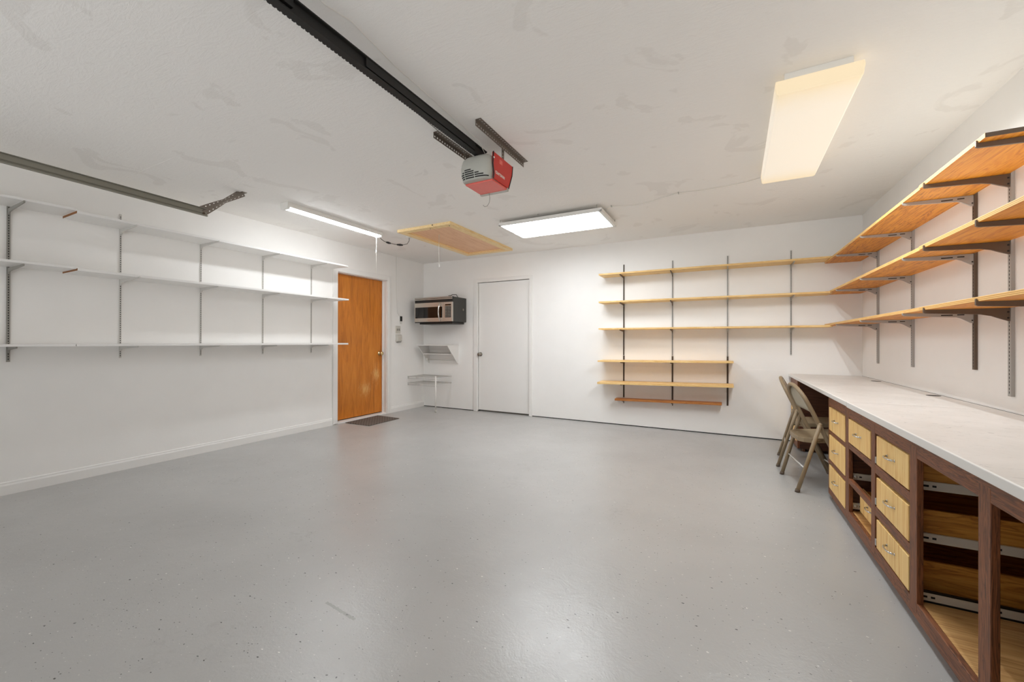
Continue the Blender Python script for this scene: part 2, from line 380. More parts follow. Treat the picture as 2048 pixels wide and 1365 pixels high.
dr = struct(bx('door_1', 'door_wood', L-.12, L-.08, DY0+.014, DY1-.014, .032, DZ-.015), 'flat orange-brown varnished wood door, scratched pale near the bottom')
ORG[dr.name] = dr.location.copy()
def knob(parent, base, axis, mt):
    b = MB(); b.lathe([(.032, 0), (.032, .006), (.014, .012), (.012, .03), (.022, .038), (.029, .05), (.029, .058), (.02, .066), (.004, .068)], base, axis, 22)
    k = b.build('door_knob', mt, parent); return k
knob(dr, (L-.08, DY1-.075, .925), (1, 0, 0), 'brass')
# white door
b = MB(); cw = .05
b.box(WX0-cw-.016, WX0+.004, D-.020, D, 0, WZ+cw); b.box(WX1-.004, WX1+cw-.008, D-.020, D, 0, WZ+cw); b.box(WX0, WX1, D-.020, D, WZ-.004, WZ+cw)
struct(b.build('trim_4', 'trim', bevel=.004))
d2 = struct(bx('door_2', 'trim', WX0+.010, WX1-.008, D+.016, D+.05, .026, WZ-.009), 'flush white slab door with dull knob in the back wall')
ORG[d2.name] = d2.location.copy()
knob(d2, (-3.425, D+.016, .905), (0, -1, 0), 'nickel')
for z in (.46, 1.80): bx('hinge', 'trim', WX1-.018, WX1-.003, D+.002, D+.016, z-.045, z+.045, d2, .002)
struct(bx('trim_6', 'steel_grey', WX0, WX1, D+.06, D+.1, 0, .03))

# ------------------------------------------------------------------ wall-mounted shelving
def standard(name, label, wall, pos, z0, z1, mats, brackets, group, w=.0145, d=.009):
    """slotted upright on a wall; brackets: list of (z of board underside, length, material, style)"""
    if wall == 'left': P = lambda a, o, z: (L+o, pos+a, z)
    elif wall == 'right': P = lambda a, o, z: (R-o, pos+a, z)
    else: P = lambda a, o, z: (pos+a, D-o, z)
    t = thing(name, label, 'shelf standard', P(0, 0, z0), 0, group)
    b = MB()
    b.prism([(-w/2, 0), (w/2, 0), (w/2, d), (-w/2, d)], lambda p, z: P(p[0], p[1], z), z0, z1)
    b.mi = 1; z = z0+.014
    while z < z1-.014:
        b.quad([P(-.0026, d+.0004, z), P(.0026, d+.0004, z), P(.0026, d+.0004, z+.011), P(-.0026, d+.0004, z+.011)]); z += .0185
    b.build('slotted_rail', mats, t)
    for (bz, ln, bm, st) in brackets:
        b = MB(); e = d-.002; th = .0085 if st != 'bronze' else .010
        if st == 'bronze':
            pr = [(e, 0), (ln, 0), (ln+.004, .012), (ln+.008, .012), (ln+.008, -.014), (ln, -.019), (ln*.5, -.027), (ln*.36, -.030), (ln*.24, -.039), (ln*.14, -.054), (e, -.068)]
        elif st == 'silver':
            pr = [(e, 0), (ln, 0), (ln+.004, .006), (ln+.006, -.008), (ln-.004, -.015), (ln*.4, -.026), (ln*.26, -.028), (ln*.2, -.036), (e+.012, -.062), (e, -.062)]
        else:
            pr = [(e, 0), (ln, 0), (ln+.002, .003), (ln+.002, -.009), (ln-.003, -.012), (ln*.3, -.022), (ln*.13, -.027), (e+.006, -.044), (e, -.047)]
        b.prism(pr, lambda p, a: P(a, p[0], bz+p[1]), -th/2, th/2)
        if st == 'silver':                           # two stamped slots in the arm, rivet holes at the heel
            b.mi = 1
            for s in (-1, 1):
                a = s*(th/2+.0004)
                for (x0, x1, za, zb) in ((.052, .082, -.017, -.011), (.10, .15, -.018, -.012), (e+.004, e+.011, -.05, -.043)):
                    b.quad([P(a, x0, bz+za), P(a, x1, bz+za), P(a, x1, bz+zb), P(a, x0, bz+zb)])
        if st == 'bronze':
            b.mi = 1
            for s in (-1, 1):
                for zz in (-.02, -.05):
                    a = s*(th/2+.0004); b.quad([P(a, e+.004, bz+zz-.004), P(a, e+.012, bz+zz-.004), P(a, e+.012, bz+zz+.004), P(a, e+.004, bz+zz+.004)])
        b.build('bracket', [bm, 'slot'], t)
    return t
def board(label, p0, p1, dvec, th, mats, group, front_mi=1, top=None):
    """p0,p1: underside back corners; dvec: depth vector; the three outward edges carry material 1"""
    p0, p1, dv = Vector(p0), Vector(p1), Vector(dvec); up = Vector((0, 0, th)); b = MB()
    q = [p0, p1, p1+dv, p0+dv]; top_mi = front_mi if top is None else top; lo = [b.b.verts.new(v) for v in q]; hi = [b.b.verts.new(v+up) for v in q]
    b._f(lo[::-1]); b.mi = top_mi; b._f(hi)
    for i in range(4):
        b.mi = front_mi if i != 0 else 0; b._f([lo[i], lo[(i+1) % 4], hi[(i+1) % 4], hi[i]])
    o = b.build('shelf_board', mats, None, .0015); return tag(o, label, 'shelf', group)

# left wall: white boards, five uprights 0.6 m apart
zs = (2.060, 1.631, 1.066)
gl = 'uprights of the white shelving on the left wall'
who = ['darkest slotted upright of the white shelves, farthest from the brown door', 'second slotted upright from the frame edge, just right of the board joints', 'middle of the five pale slotted uprights under the white shelves',
       'fourth pale slotted upright, second from the brown door', 'faint white slotted upright nearest to the brown door casing']
lens_ = ((.355, .345, .20), (.305, .365, .345), (.33, .325, .345), (.315, .305, .26), (.30, .30, .335))
for i, y in enumerate((.888, 1.498, 2.097, 2.702, 3.301)):
    fm = 'steel_grey' if i == 0 else 'steel_white'
    standard('shelf_standard', who[i], 'left', y, (.955 if i == 0 else .962), (2.19 if i == 1 else 2.10), [fm, 'slot'], [(z, lens_[i][k], fm if i == 0 else 'steel_white', 'slim') for k, z in enumerate(zs)], gl, w=.017 if i == 0 else .0135, d=.010 if i == 0 else .007)
gb = 'white boards on the left wall'
names = ('topmost', 'middle', 'lowest')
for k, z in enumerate(zs):
    dep = (.290, .304, .295)[k]; JY = 1.155
    M_far = ['shelf_white', 'shelf_white']
    o = board(f'{names[k]} long white shelf board on the left wall, ending at the brown door', (L+.012, JY, z), (L+.012, 3.608, z), (dep, 0, 0), .019, ['shelf_white', 'shelf_white', 'end_grain'], gb)
    if k < 2:                                        # bare brown end grain at the joint
        for p in o.data.polygons:
            if abs(p.normal.y) > .9 and p.center.y < 0: p.material_index = 2
    lift = (.019, .011, .001)[k]
    board(f'{names[k]} short white shelf board on the left wall, cut off by the frame', (L+.012, JY-.003, z+lift), (L+.012, -.25, z-lift*.3), (dep-.004, 0, 0), .017, ['shelf_white', 'shelf_white'], gb)

# back wall: pine boards
zb3 = (1.972, 1.612, 1.264)
low = [(.845, .868), (.557, .592), (.338, .366)]     # lower boards run slightly uphill to the right (underside left, right)
gs = 'uprights of the pine shelving on the back wall'
lab = ['leftmost upright of the pine shelves, beside the white door side', 'second upright from the left behind the pine shelves', 'third upright from the left behind the pine shelves', 'rightmost tall upright behind the pine shelves, above the workbench end']
lab[0] = 'slotted upright under the left ends of the pine shelves, nearest the white door'
for i, x in enumerate((-1.177, -.574, .037, .661)):
    st = 'bronze_dark' if i == 0 else 'steel'
    standard('shelf_standard', lab[i], 'back', x, .965 if i == 3 else .93, 2.132, [st, 'slot'], [(z, .235, 'bronze' if i < 2 else 'steel', 'slim') for z in zb3], gs)
low_lab = ['dark brown lower upright carrying the left ends of the three low shelves', 'dark brown lower upright in the middle of the three low shelves', 'dark brown lower upright at the right ends of the low shelves, hanging longest']
for i, (x, zt) in enumerate(((-1.176, .925), (-.573, .928), (.038, .938))):
    br = []
    for k, (a, c) in enumerate(low):
        if k == 2 and i == 2: continue
        br.append((a+(c-a)*(x+1.45)/1.55-.001, (.20, .20, .10)[k], 'bronze_dark', 'slim'))
    standard('shelf_standard', low_lab[i], 'back', x, (.372, .358, .352)[i], zt, ['bronze_dark', 'slot'], br, gs, w=.019)
gp = 'pine boards on the back wall'
nm = ('top', 'second', 'third')
for k, z in enumerate(zb3):
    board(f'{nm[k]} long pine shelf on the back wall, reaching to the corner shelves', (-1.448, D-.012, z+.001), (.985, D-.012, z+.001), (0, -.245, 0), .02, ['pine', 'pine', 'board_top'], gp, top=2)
board('short pale pine shelf on the back wall, directly under the three long ones', (-1.46, D-.012, low[0][0]), (.095, D-.012, low[0][1]), (0, -.245, 0), .02, ['pine', 'pine'], gp)
board('short pale pine shelf just above the narrow reddish shelf on the back wall', (-1.465, D-.012, low[1][0]), (.098, D-.012, low[1][1]), (0, -.245, 0), .026, ['pine', 'pine'], gp)
board('narrow reddish brown shelf, lowest on the back wall', (-1.268, D-.012, low[2][0]), (-.022, D-.012, low[2][1]), (0, -.115, 0), .026, ['pine_red', 'pine_red'], gp)

# right wall: orange pine far boards, plywood near boards
zr = (1.955, 1.618, 1.282)
gr = 'uprights of the orange shelving on the right wall'
data = [(4.93, .91, 1.985, 'steel', 'silver', 'silver slotted upright on the right wall nearest the corner'),
        (4.145, .92, 1.985, 'steel', 'silver', 'silver slotted upright on the right wall, second from the corner'),
        (3.282, .952, 1.98, 'bronze', 'silver', 'rusty brown slotted upright on the right wall, third from the corner'),
        (2.951, .838, 2.0, 'steel', 'bronze', 'long light grey upright on the right wall with brown brackets, reaching lowest'),
        (2.44, .84, 2.0, 'steel', 'bronze', 'upright beyond the right frame edge whose brown brackets show at the edge')]
for (y, z0, z1, rm, st, lb) in data:
    ln = .315 if st == 'silver' else .325
    standard('shelf_standard', lb, 'right', y, z0, z1, [rm, 'slot'], [(z, ln, 'steel' if st == 'silver' else 'bronze', st) for z in zr], gr, w=.026 if rm != 'bronze' else .022, d=.014)
go = 'orange boards on the right wall'
for k, z in enumerate(zr):
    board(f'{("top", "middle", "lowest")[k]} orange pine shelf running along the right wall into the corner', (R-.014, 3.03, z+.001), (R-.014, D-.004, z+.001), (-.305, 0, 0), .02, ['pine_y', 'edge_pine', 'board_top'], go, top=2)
    y0 = (2.385, 1.7, 1.7)[k]
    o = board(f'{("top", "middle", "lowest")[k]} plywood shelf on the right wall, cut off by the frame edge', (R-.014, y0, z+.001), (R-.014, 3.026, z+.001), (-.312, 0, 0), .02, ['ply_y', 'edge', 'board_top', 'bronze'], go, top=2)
    if k == 0:                                       # brown strip over its near end
        for p in o.data.polygons:
            if abs(p.normal.y) > .9 and p.center.y < 0: p.material_index = 3

# ------------------------------------------------------------------ ceiling fixtures
t = thing('strip_light', 'long narrow lit strip light on the ceiling with a pull chain', 'ceiling light', (-3.735, 3.01, H))
b = MB(); b.prism([(-.052, 0), (.052, 0), (.058, -.03), (.052, -.046), (-.052, -.046), (-.058, -.03)], lambda p, y: (-3.735+p[0], y, H+p[1]), 2.412, 3.612); b.build('housing', 'white_pl', t, .002)
b = MB(); b.sm = True; pr = [(-.046, -.045)]+[(-.046*math.cos(a), -.046-.016*math.sin(a)) for a in [PI*i/8 for i in range(9)]]+[(.046, -.045)]
b.prism(pr, lambda p, y: (-3.735+p[0], y, H+p[1]), 2.436, 3.60); b.build('lens', 'strip_lens', t)
for y0, y1 in ((2.408, 2.437), (3.599, 3.616)):
    b = MB(); b.prism([(-.056, 0), (.056, 0), (.058, -.03), (.048, -.064), (-.048, -.064), (-.058, -.03)], lambda p, y: (-3.735+p[0], y, H+p[1]), y0, y1); b.build('end_cap', 'white_pl', t, .003)
b = MB(); b.tube([(-3.757, 3.59, 2.378), (-3.757, 3.59, 2.15), (-3.756, 3.592, 1.925)], .0019, 6)
b.build('pull_chain', 'cord_white', t)
b = MB(); b.lathe([(.003, .03), (.006, .02), (.009, 0), (.006, -.003)], (-3.757, 3.59, 2.19), (0, 0, 1), 10); b.build('chain_bell', 'white_pl', t)
t = thing('power_cord', 'short white cord with two black plugs, from the strip light to the ceiling', 'cord', (-3.70, 3.80, H))
pts = [(-3.735, 3.616, 2.40), (-3.75, 3.66, 2.372), (-3.762, 3.72, 2.360), (-3.77, 3.80, 2.358), (-3.752, 3.90, 2.358), (-3.70, 3.955, 2.352), (-3.60, 3.96, 2.36), (-3.55, 3.94, 2.39), (-3.545, 3.935, 2.438)]
b = MB(); b.tube(pts, .0045, 7); b.build('cable', 'cord_grey', t)
for a, c in (((-3.77, 3.765, 2.358), (-3.765, 3.835, 2.358)), ((-3.735, 3.915, 2.356), (-3.672, 3.958, 2.352))):
    b = MB(); b.tube([a, tuple((a[i]+c[i])/2 for i in range(3)), c], [.009, .015, .010], 8); b.build('plug', 'black_pl', t)
b = MB(); b.lathe([(.035, 0), (.035, -.01), (.02, -.016)], (-3.545, 3.935, H), (0, 0, 1), 16); b.build('ceiling_plate', 'white_pl', t)

t = thing('panel_light', 'wide rectangular lit panel light hanging near the middle of the ceiling', 'ceiling light', (-1.62, 4.14, H))
px0, px1, py0, py1, pz = -2.185, -1.045, 3.842, 4.445, 2.372
b = MB(); fw = .035
b.box(px0, px1, py0, py1, pz+.012, pz+.034)
b.box(px0, px1, py0, py0+fw*.55, pz, pz+.012); b.box(px0, px1, py1-fw*.4, py1, pz, pz+.012); b.box(px0, px0+fw*.5, py0, py1, pz, pz+.012); b.box(px1-fw, px1, py0, py1, pz, pz+.012)
b.build('frame', 'white_pl', t, .002)
ym = (py0+py1)/2+.02
for a, c in ((py0+.022, ym-.012), (ym+.014, py1-.016)):
    b = MB(); hh = (c-a)
    pr = [(0, .012), (0, .004), (hh*.25, -.002), (hh*.47, .002), (hh*.53, .002), (hh*.75, -.002), (hh, .004), (hh, .012)]
    b.prism(pr, lambda p, x: (x, a+p[0], pz+p[1]), px0+.02, px1-.037); b.build('lens', 'panel_lens', t)
for hx, hy in ((px0+.01, py0+.02), (px1-.05, py0+.01), (px1-.01, py1-.03), (px0+.02, py1-.03), (-1.72, py0+.01)):
    b = MB(); b.tube([(hx, hy, pz+.03), (hx, hy-.004, pz+.05), (hx, hy, H)], .003, 6); b.build('hanger', 'steel', t)

ang = -.0205
t = thing('wraparound_light', 'bulky yellowed wraparound ceiling light above the workbench side', 'ceiling light', (.411, 3.025, H), ang)
b = MB(); b.box(-.135, .135, -.63, .63, -.05, 0); b.build('housing', 'white_pl', t, .003, local=True)
b = MB(); pr = [(-.172, -.036), (-.174, -.055), (-.168, -.098), (-.160, -.108), (.160, -.108), (.168, -.098), (.174, -.055), (.172, -.036)]
b.prism(pr, lambda p, y: (p[0], y, p[1]), -.642, .642); b.build('lens', 'wrap_lens', t, .004, local=True)
for sx_ in (-.10, .10):                              # spots added under the lens, standing for the light of its tubes
    for k in range(6):
        ld = bpy.data.lights.new('lens_spot', 'SPOT'); ld.spot_size = math.radians(172); ld.spot_blend = .55; ld.energy = LENS_SPOT_W/12; ld.shadow_soft_size = 0; ld.color = (.92, .97, 1)
        lo = bpy.data.objects.new('lens_spot', ld); C.objects.link(lo); lo.parent = t; lo.location = (sx_, -.52+.208*k, -.118)
b = MB(); pts = [(-1.04, 3.985, 2.408), (-1.02, 3.965, 2.425), (-.975, 3.945, 2.434), (-.87, 3.99, 2.433), (-.77, 4.02, 2.434), (-.62, 3.985, 2.435), (-.48, 3.92, 2.435), (-.36, 3.868, 2.436), (-.18, 3.885, 2.433), (.0, 3.89, 2.435), (.16, 3.86, 2.435), (.30, 3.80, 2.435), (.40, 3.66, 2.42)]
b.tube(pts, .0032, 6); t2 = thing('cable', 'thin white cable stapled to the ceiling between the panel and the yellowed light', 'cable', (-.35, 3.9, H)); b.build('sheath', 'cord_white', t2)
for p_ in ((-.975, 3.945), (-.36, 3.868)):
    b = MB(); b.box(p_[0]-.004, p_[0]+.004, p_[1]-.016, p_[1]+.016, 2.428, H); b.build('staple', 'steel', t2)
# attic hatch
t = thing('attic_hatch', 'pine-framed plywood attic hatch in the ceiling with a pull cord', 'hatch', (-3.07, 4.37, H))
hx0, hx1, hy0, hy1, hz = -3.46, -2.68, 3.632, 5.12, 2.408
b = MB(); f = .080
b.box(hx0, hx1, hy0, hy0+f, hz, H); b.box(hx0, hx1, hy1-f, hy1, hz, H); b.box(hx0, hx0+f, hy0+f, hy1-f, hz, H); b.box(hx1-f, hx1, hy0+f, hy1-f, hz, H); b.build('frame', 'hatch_frame', t, .002)
bx('hatch_panel', 'hatch_panel', hx0+f, hx1-f, hy0+f, hy1-f, H-.004, H, t)
for x, y in ((-2.93, hy0-.004), (-2.73, hy0+.05), (-3.0, hy0+.05)):
    b = MB(); b.lathe([(.008, 0), (.008, .004)], (x, y, hz+.02 if y < hy0 else hz-.002), (0, 1, 0) if y < hy0 else (0, 0, 1), 10); b.build('screw', 'bronze', t)
b = MB(); b.tube([(-3.11, 3.985, H-.014), (-3.113, 3.985, 2.2), (-3.11, 3.985, 2.06)], .0026, 6); b.build('pull_cord', 'cord_white', t)
b = MB(); b.lathe([(.003, .038), (.007, .02), (.009, .004), (.004, -.004)], (-3.11, 3.985, 2.03), (0, 0, 1), 10); b.build('cord_tip', 'white_pl', t)

# ------------------------------------------------------------------ garage door hardware
t = thing('door_track', 'dark steel overhead door track ending in a perforated hanger, on the left', 'garage door track', (-3.89, .3, H))
y0, y1 = FRONT+.02, 1.835
b = MB(); z1 = lambda y: 2.168 + (1.835-y)*.022
pr = [(0, 0), (.018, 0), (.022, .006), (.019, .009), (.017, .003), (.003, .003), (.003, .018), (.006, .022), (.003, .026), (.003, .060), (.020, .060), (.022, .063), (0, .063)]
b.prism(pr, lambda p, y: (-3.905+p[0], y, z1(y)+p[1]), y0, y1); b.build('channel', 'track', t)
A, B = Vector((-3.902, 1.80, 2.205)), Vector((-3.80, 2.075, 2.436)); u = B-A; ln = u.length; un = u.normalized()
nn = Vector((3.86, -1.94, -1.2)).normalized(); nn = (nn-un*nn.dot(un)).normalized(); ac = un.cross(nn); v1 = ac*.8-nn*.6; v2 = -ac*.8-nn*.6
if v1.z < v2.z: v1, v2 = v2, v1
b = MB(); kk = 11                                   # the two flanges close up along the strap
def flange(sg, f):
    sp_a = math.radians(68-46*min(1, f/.55)+(0 if f < .55 else 26*(f-.55)/.45)); return ac*(sg*math.sin(sp_a))-nn*math.cos(sp_a)
for sg in (1, -1):
    for i in range(kk):
        f0, f1 = i/kk, (i+1)/kk; fm = (f0+f1)/2; wd_, hv = .043, .026
        E = lambda f, w: A+un*ln*f+flange(sg, f)*w
        sq = [E(f0, 0), E(fm, 0), E(f1, 0), E(f1, hv), E(f1, wd_), E(fm, wd_), E(f0, wd_), E(f0, hv)]
        c0, vm = E(fm, hv), flange(sg, fm)
        ho = [c0+un*.0066*math.cos(q)+vm*.0066*math.sin(q) for q in [PI*1.25+j*PI/4 for j in range(8)]]
        P1 = [b.b.verts.new(q) for q in sq]; P2 = [b.b.verts.new(q) for q in ho]
        for j in range(8): b._f([P1[j], P1[(j+1) % 8], P2[(j+1) % 8], P2[j]])
b.build('hanger_angle', 'perf', t, solid=.002)
b = MB(); b.box(-3.93, -3.79, 2.06, 2.10, H-.004, H); b.lathe([(.009, 0), (.009, -.012)], (-3.86, 2.08, H-.004), (0, 0, 1), 8); b.build('ceiling_clip', 'perf', t)
b = MB(); b.lathe([(.010, 0), (.010, .008)], (-3.902, 1.81, 2.19), (1, 0, 0), 8); b.build('bolt', 'bronze_dark', t)

t = thing('garage_door_opener', 'grey and red garage door opener with black rail hung from the ceiling', 'garage door opener', (-1.44, 2.35, H))
b = MB()
b.prism([(-.017, 0), (.017, 0), (.017, .006), (.006, .010), (.006, .052), (.018, .056), (.018, .062), (-.018, .062), (-.018, .056), (-.006, .052), (-.006, .010), (-.017, .006)], lambda p, y: (-1.44+p[0], y, 2.332+p[1]), FRONT+.02, 2.34)
b.box(-1.448, -1.424, 1.3, 2.2, 2.345, 2.386); b.box(-1.452, -1.420, FRONT+.02, .95, 2.35, 2.388)
b.build('rail', 'black', t)
b = MB(); y = FRONT+.05
while y < 2.2:
    b.box(-1.464, -1.455, y, y+.011, 2.334, 2.348); y += .019
b.box(-1.461, -1.458, FRONT+.03, 2.2, 2.338, 2.343)
b.build('drive_chain', 'black', t)
# head: rounded grey cover
XC, YC = -1.447, 2.365
def ring(z):
    k = (z-2.165)/.165                               # 0 bottom .. 1 top
    hw = .108+.010*math.sin(min(1, max(0, k))*PI); yf = .135+.03*math.sin((.15+.75*k)*PI) ; yb = .105+.045*k
    return hw, yf, yb
def surf(ax, z, out=0.):
    """front surface point at fraction ax of the half-width"""
    hw, yf, yb = ring(z); e = (1-abs(ax)**3.2)**(1/3.2); return (XC+ax*hw*(1+out*4), YC-yf*(.55+.45*e)*1.0-out, z)
b = MB(); b.sm = True; rings = []
lev = [2.168, 2.176, 2.19, 2.21, 2.235, 2.26, 2.285, 2.305, 2.32, 2.328]
for z in lev:
    hw, yf, yb = ring(z); shr = 1. if z < 2.30 else 1-((z-2.30)/.03)**2*.10
    if z < 2.172: shr = .97
    pts = []
    for j in range(-8, 9):
        ax = math.sin(j/8*PI/2); p = surf(ax, z); pts.append((XC+(p[0]-XC)*shr, YC+(p[1]-YC)*shr, z))
    pts += [(XC+hw*shr, YC+yb*.5*shr, z), (XC+hw*shr, YC+yb*shr, z), (XC, YC+(yb+.012)*shr, z), (XC-hw*shr, YC+yb*shr, z), (XC-hw*shr, YC+yb*.5*shr, z)]
    rings.append([b.b.verts.new(p) for p in pts])
for A_, B_ in zip(rings, rings[1:]):
    for k in range(len(A_)): b._f([A_[k], A_[(k+1) % len(A_)], B_[(k+1) % len(A_)], B_[k]])
b.sm = False; b._f(rings[0][::-1]); b._f(rings[-1]); cover = b.build('cover', 'opener', t)
b = MB()                                             # vent slots low on the front
for r_, (e0, e1) in enumerate(((-.80, .92), (-.86, .66), (-.84, .38), (-.74, .12), (-.55, -.12))):
    z = 2.177+.0125*r_
    for (a0, a1) in ((-.95, -.60), (-.55, .06), (.11, .95)):
        a0, a1 = max(a0, e0), min(a1, e1)
        if a1-a0 < .08: continue
        for j in range(8):
            p, q = a0+(a1-a0)*j/8, a0+(a1-a0)*(j+1)/8
            b.quad([surf(p, z, .0015), surf(q, z, .0015), surf(q, z+.0070, .0015), surf(p, z+.0070, .0015)])
b.build('vent_slots', 'slot', cover)
xr = -1.3255
b = MB(); pr = [(2.262, 2.172), (2.268, 2.200), (2.254, 2.262), (2.260, 2.343), (2.522, 2.343), (2.512, 2.275), (2.462, 2.172)]
b.prism(pr, lambda p, x: (x, p[0], p[1]), xr-.008, xr+.002); rp = b.build('side_panel', 'red', t, .001); rp['label'] = 'red side panel'
b = MB(); b.tube([(xr+.002, 2.258, 2.343), (xr+.002, 2.250, 2.262), (xr+.002, 2.264, 2.200), (xr+.002, 2.258, 2.170)], .0045, 6); b.build('panel_edging', 'black_pl', rp); b = MB(); b.tube([(xr+.002, 2.524, 2.343), (xr+.002, 2.515, 2.275), (xr+.002, 2.466, 2.168)], .004, 6); b.build('panel_edging', 'black_pl', rp)
b = MB(); pr = [(-1.545, 2.262), (-1.335, 2.262), (-1.330, 2.455), (-1.545, 2.455)]
b.prism(pr, lambda p, z: (p[0], p[1], z), 2.158, 2.170); ls = b.build('light_lens', 'lens', t, .003); ls['label'] = 'pink translucent lens underneath'
b = MB(); b.box(-1.55, -1.325, 2.452, 2.475, 2.150, 2.19); b.build('rear_rim', 'opener', t, .006)
Mx = Matrix(((0, 0, 1, xr+.0022), (1, 0, 0, 2.345), (0, 1, 0, 2.210), (0, 0, 0, 1)))
lettering('brand_lettering', 'CRAFTSMAN', .027, Mx, 'white_pl', rp, .125)
bx('sticker', 'lens', xr+.002, xr+.0026, 2.335, 2.378, 2.292, 2.322, rp)
b = MB(); b.lathe([(.006, 0), (.005, .004)], (xr+.008, 2.252, 2.30), (1, 0, 0), 10); b.build('screw', 'white_pl', rp)
for sx_ in (-1.318, -1.634):                         # ceiling angles and drop straps
    b = MB(); b.perf((sx_, 2.035, H-.038), (0, 1, 0), (0, 0, 1), .655, .037, .026, .006, .38); b.perf((sx_, 2.035, H-.002), (0, 1, 0), (1, 0, 0), .655, .036, .026, .006, .6)
    b.build('mounting_angle', 'perf', t, solid=.002)
    b = MB(); xx = xr-.014 if sx_ > -1.5 else -1.56
    b.perf((xx-.002, 2.40, 2.315), (0, 0, 1), (0, 1, 0), .12, .03, .024, .0055, .5)
    if sx_ < -1.5: b.perf((sx_, 2.40, H-.03), (1, 0, 0), (0, 1, 0), .08, .03, .024, .0055, .5)
    b.build('drop_strap', 'perf', t, solid=.002)
b = MB(); b.tube([(-1.47, 2.445, 2.16), (-1.462, 2.445, 2.12), (-1.466, 2.445, 2.09), (-1.482, 2.445, 2.068), (-1.505, 2.445, 2.065), (-1.518, 2.445, 2.08)], .0014, 5); b.build('antenna_wire', 'cord_grey', t)
for nm_, pts in (('thin bell wire stapled to the ceiling right of the black rail', [(-1.40, .2, 2.437), (-1.395, 1.07, 2.437), (-1.372, 1.17, 2.437), (-1.408, 1.46, 2.437), (-1.42, 1.8, 2.437), (-1.43, 2.06, 2.437), (-1.40, 2.2, 2.40), (-1.40, 2.30, 2.335)]),
                  ('thin bell wire stapled to the ceiling left of the black rail', [(-1.53, .9, 2.437), (-1.548, 1.37, 2.437), (-1.565, 1.66, 2.437), (-1.60, 2.05, 2.437), (-1.55, 2.2, 2.40), (-1.53, 2.29, 2.32)])):
    b = MB(); b.tube(pts, .002, 5); wo = b.build('bell_wire', 'cord_grey' if 'left' in nm_ else 'cord_white', t); wo['label'] = nm_

# ------------------------------------------------------------------ left wall controls, mat
t = thing('door_button', 'small black wall button on a white plate beside the brown door', 'button', (L, 4.872, 1.38))
bx('plate', 'white_pl', L, L+.010, 4.846, 4.900, 1.388, 1.512, t, .003); bx('button', 'black_pl', L+.010, L+.024, 4.852, 4.896, 1.428, 1.508, t, .004)
t = thing('light_switch', 'grey double switch plate on the left wall, above a beige box', 'light switch', (L, 4.817, 1.23))
bx('plate', 'grey_pl', L, L+.007, 4.762, 4.870, 1.232, 1.352, t, .003)
for y in (4.796, 4.838):
    bx('toggle', 'steel_grey', L+.007, L+.016, y-.008, y+.008, 1.276, 1.31, t, .002)
t = thing('outlet_box', 'beige-grey protruding outlet box with bevelled corner, under the switch plate'.replace('bevelled', 'rounded'), 'outlet box', (L, 4.817, 1.10))
b = MB(); pr = [(0, 1.218), (.03, 1.214), (.045, 1.195), (.045, 1.125), (.036, 1.105), (0, 1.10)]
b.prism(pr, lambda p, y: (L+p[0], y, p[1]), 4.765, 4.868); b.build('cover', 'grey_pl', t, .006)
bx('bottom_slot', 'steel_grey', L+.006, L+.038, 4.776, 4.856, 1.092, 1.104, t, .002)
b = MB(); b.tube([(L+.004, 4.776, H-.002), (L+.004, 4.776, 1.9), (L+.004, 4.80, 1.56), (L+.004, 4.862, 1.50)], .0028, 6)
tag(b.build('bell_wire', 'cord_white'), 'thin white wire running down the left wall to the door button', 'wire', 'bell wires')
b = MB(); q = [(-4.535, 3.79), (-4.098, 3.80), (-4.115, 4.372), (-4.555, 4.385)]
b.prism(q, lambda p, z: (p[0], p[1], z), 0.0005, .009); tag(b.build('door_mat', 'mat', None, .003), 'small dark ribbed mat on the floor at the brown door', 'door mat')

# ------------------------------------------------------------------ microwave
mx0, mx1, mz0, mz1, my = -4.432, -3.690, 1.405, 1.806, D-.385
t = thing('microwave', 'over-range microwave of stainless steel and black, hung in the back corner', 'microwave', ((mx0+mx1)/2, D, mz0))
W_ = mx1-mx0; Hh = mz1-mz0; fx = lambda f_: mx0+W_*f_; fz = lambda f_: mz1-Hh*f_
bx('case', 'charcoal', mx0+.004, mx1, my+.03, D, mz0+.012, mz1-.004, t, .003)
bx('bottom_pan', 'black_pl', mx0+.06, mx1-.03, my+.05, D-.02, mz0-.022, mz0+.012, t, .004)
b = MB(); b.box(fx(0), fx(1), my+.006, my+.03, fz(.21), mz1, 0)
for a, c in ((.012, .045), (.068, .10)): b.box(fx(0), fx(1), my-.002, my+.006, fz(c), fz(a), 1)
b.build('top_vent', ['black_pl', 'stainless'], t)
b = MB(); xd = fx(.775)
b.box(fx(.0), xd, my, my+.03, fz(.385), fz(.215)); b.box(fx(.0), xd, my, my+.03, fz(.965), fz(.815)); b.box(fx(0), fx(.016), my, my+.03, fz(.815), fz(.385)); b.box(fx(.745), xd, my, my+.03, fz(.815), fz(.385))
dd = b.build('door', 'stainless', t)
bx('window', 'glass', fx(.016), fx(.745), my+.004, my+.02, fz(.815), fz(.385), dd)
b = MB(); pts = [(fx(.70), my-.002, fz(.25)), (fx(.695), my-.018, fz(.28)), (fx(.69), my-.036, fz(.42)), (fx(.688), my-.042, fz(.59)), (fx(.69), my-.036, fz(.76)), (fx(.695), my-.018, fz(.91)), (fx(.70), my-.002, fz(.94))]
b.tube(pts, [.008, .010, .011, .011, .011, .010, .008], 10); b.build('handle', 'chrome', dd)
bx('badge', 'chrome', fx(.35), fx(.42), my-.0012, my, fz(.905), fz(.89), dd)
b = MB(); b.box(xd+.002, fx(1), my, my+.03, fz(.965), fz(.215)); cp = b.build('control_panel', 'stainless', t, .002)
bx('display', 'glass', fx(.82), fx(.97), my-.001, my+.001, fz(.355), fz(.30), cp)
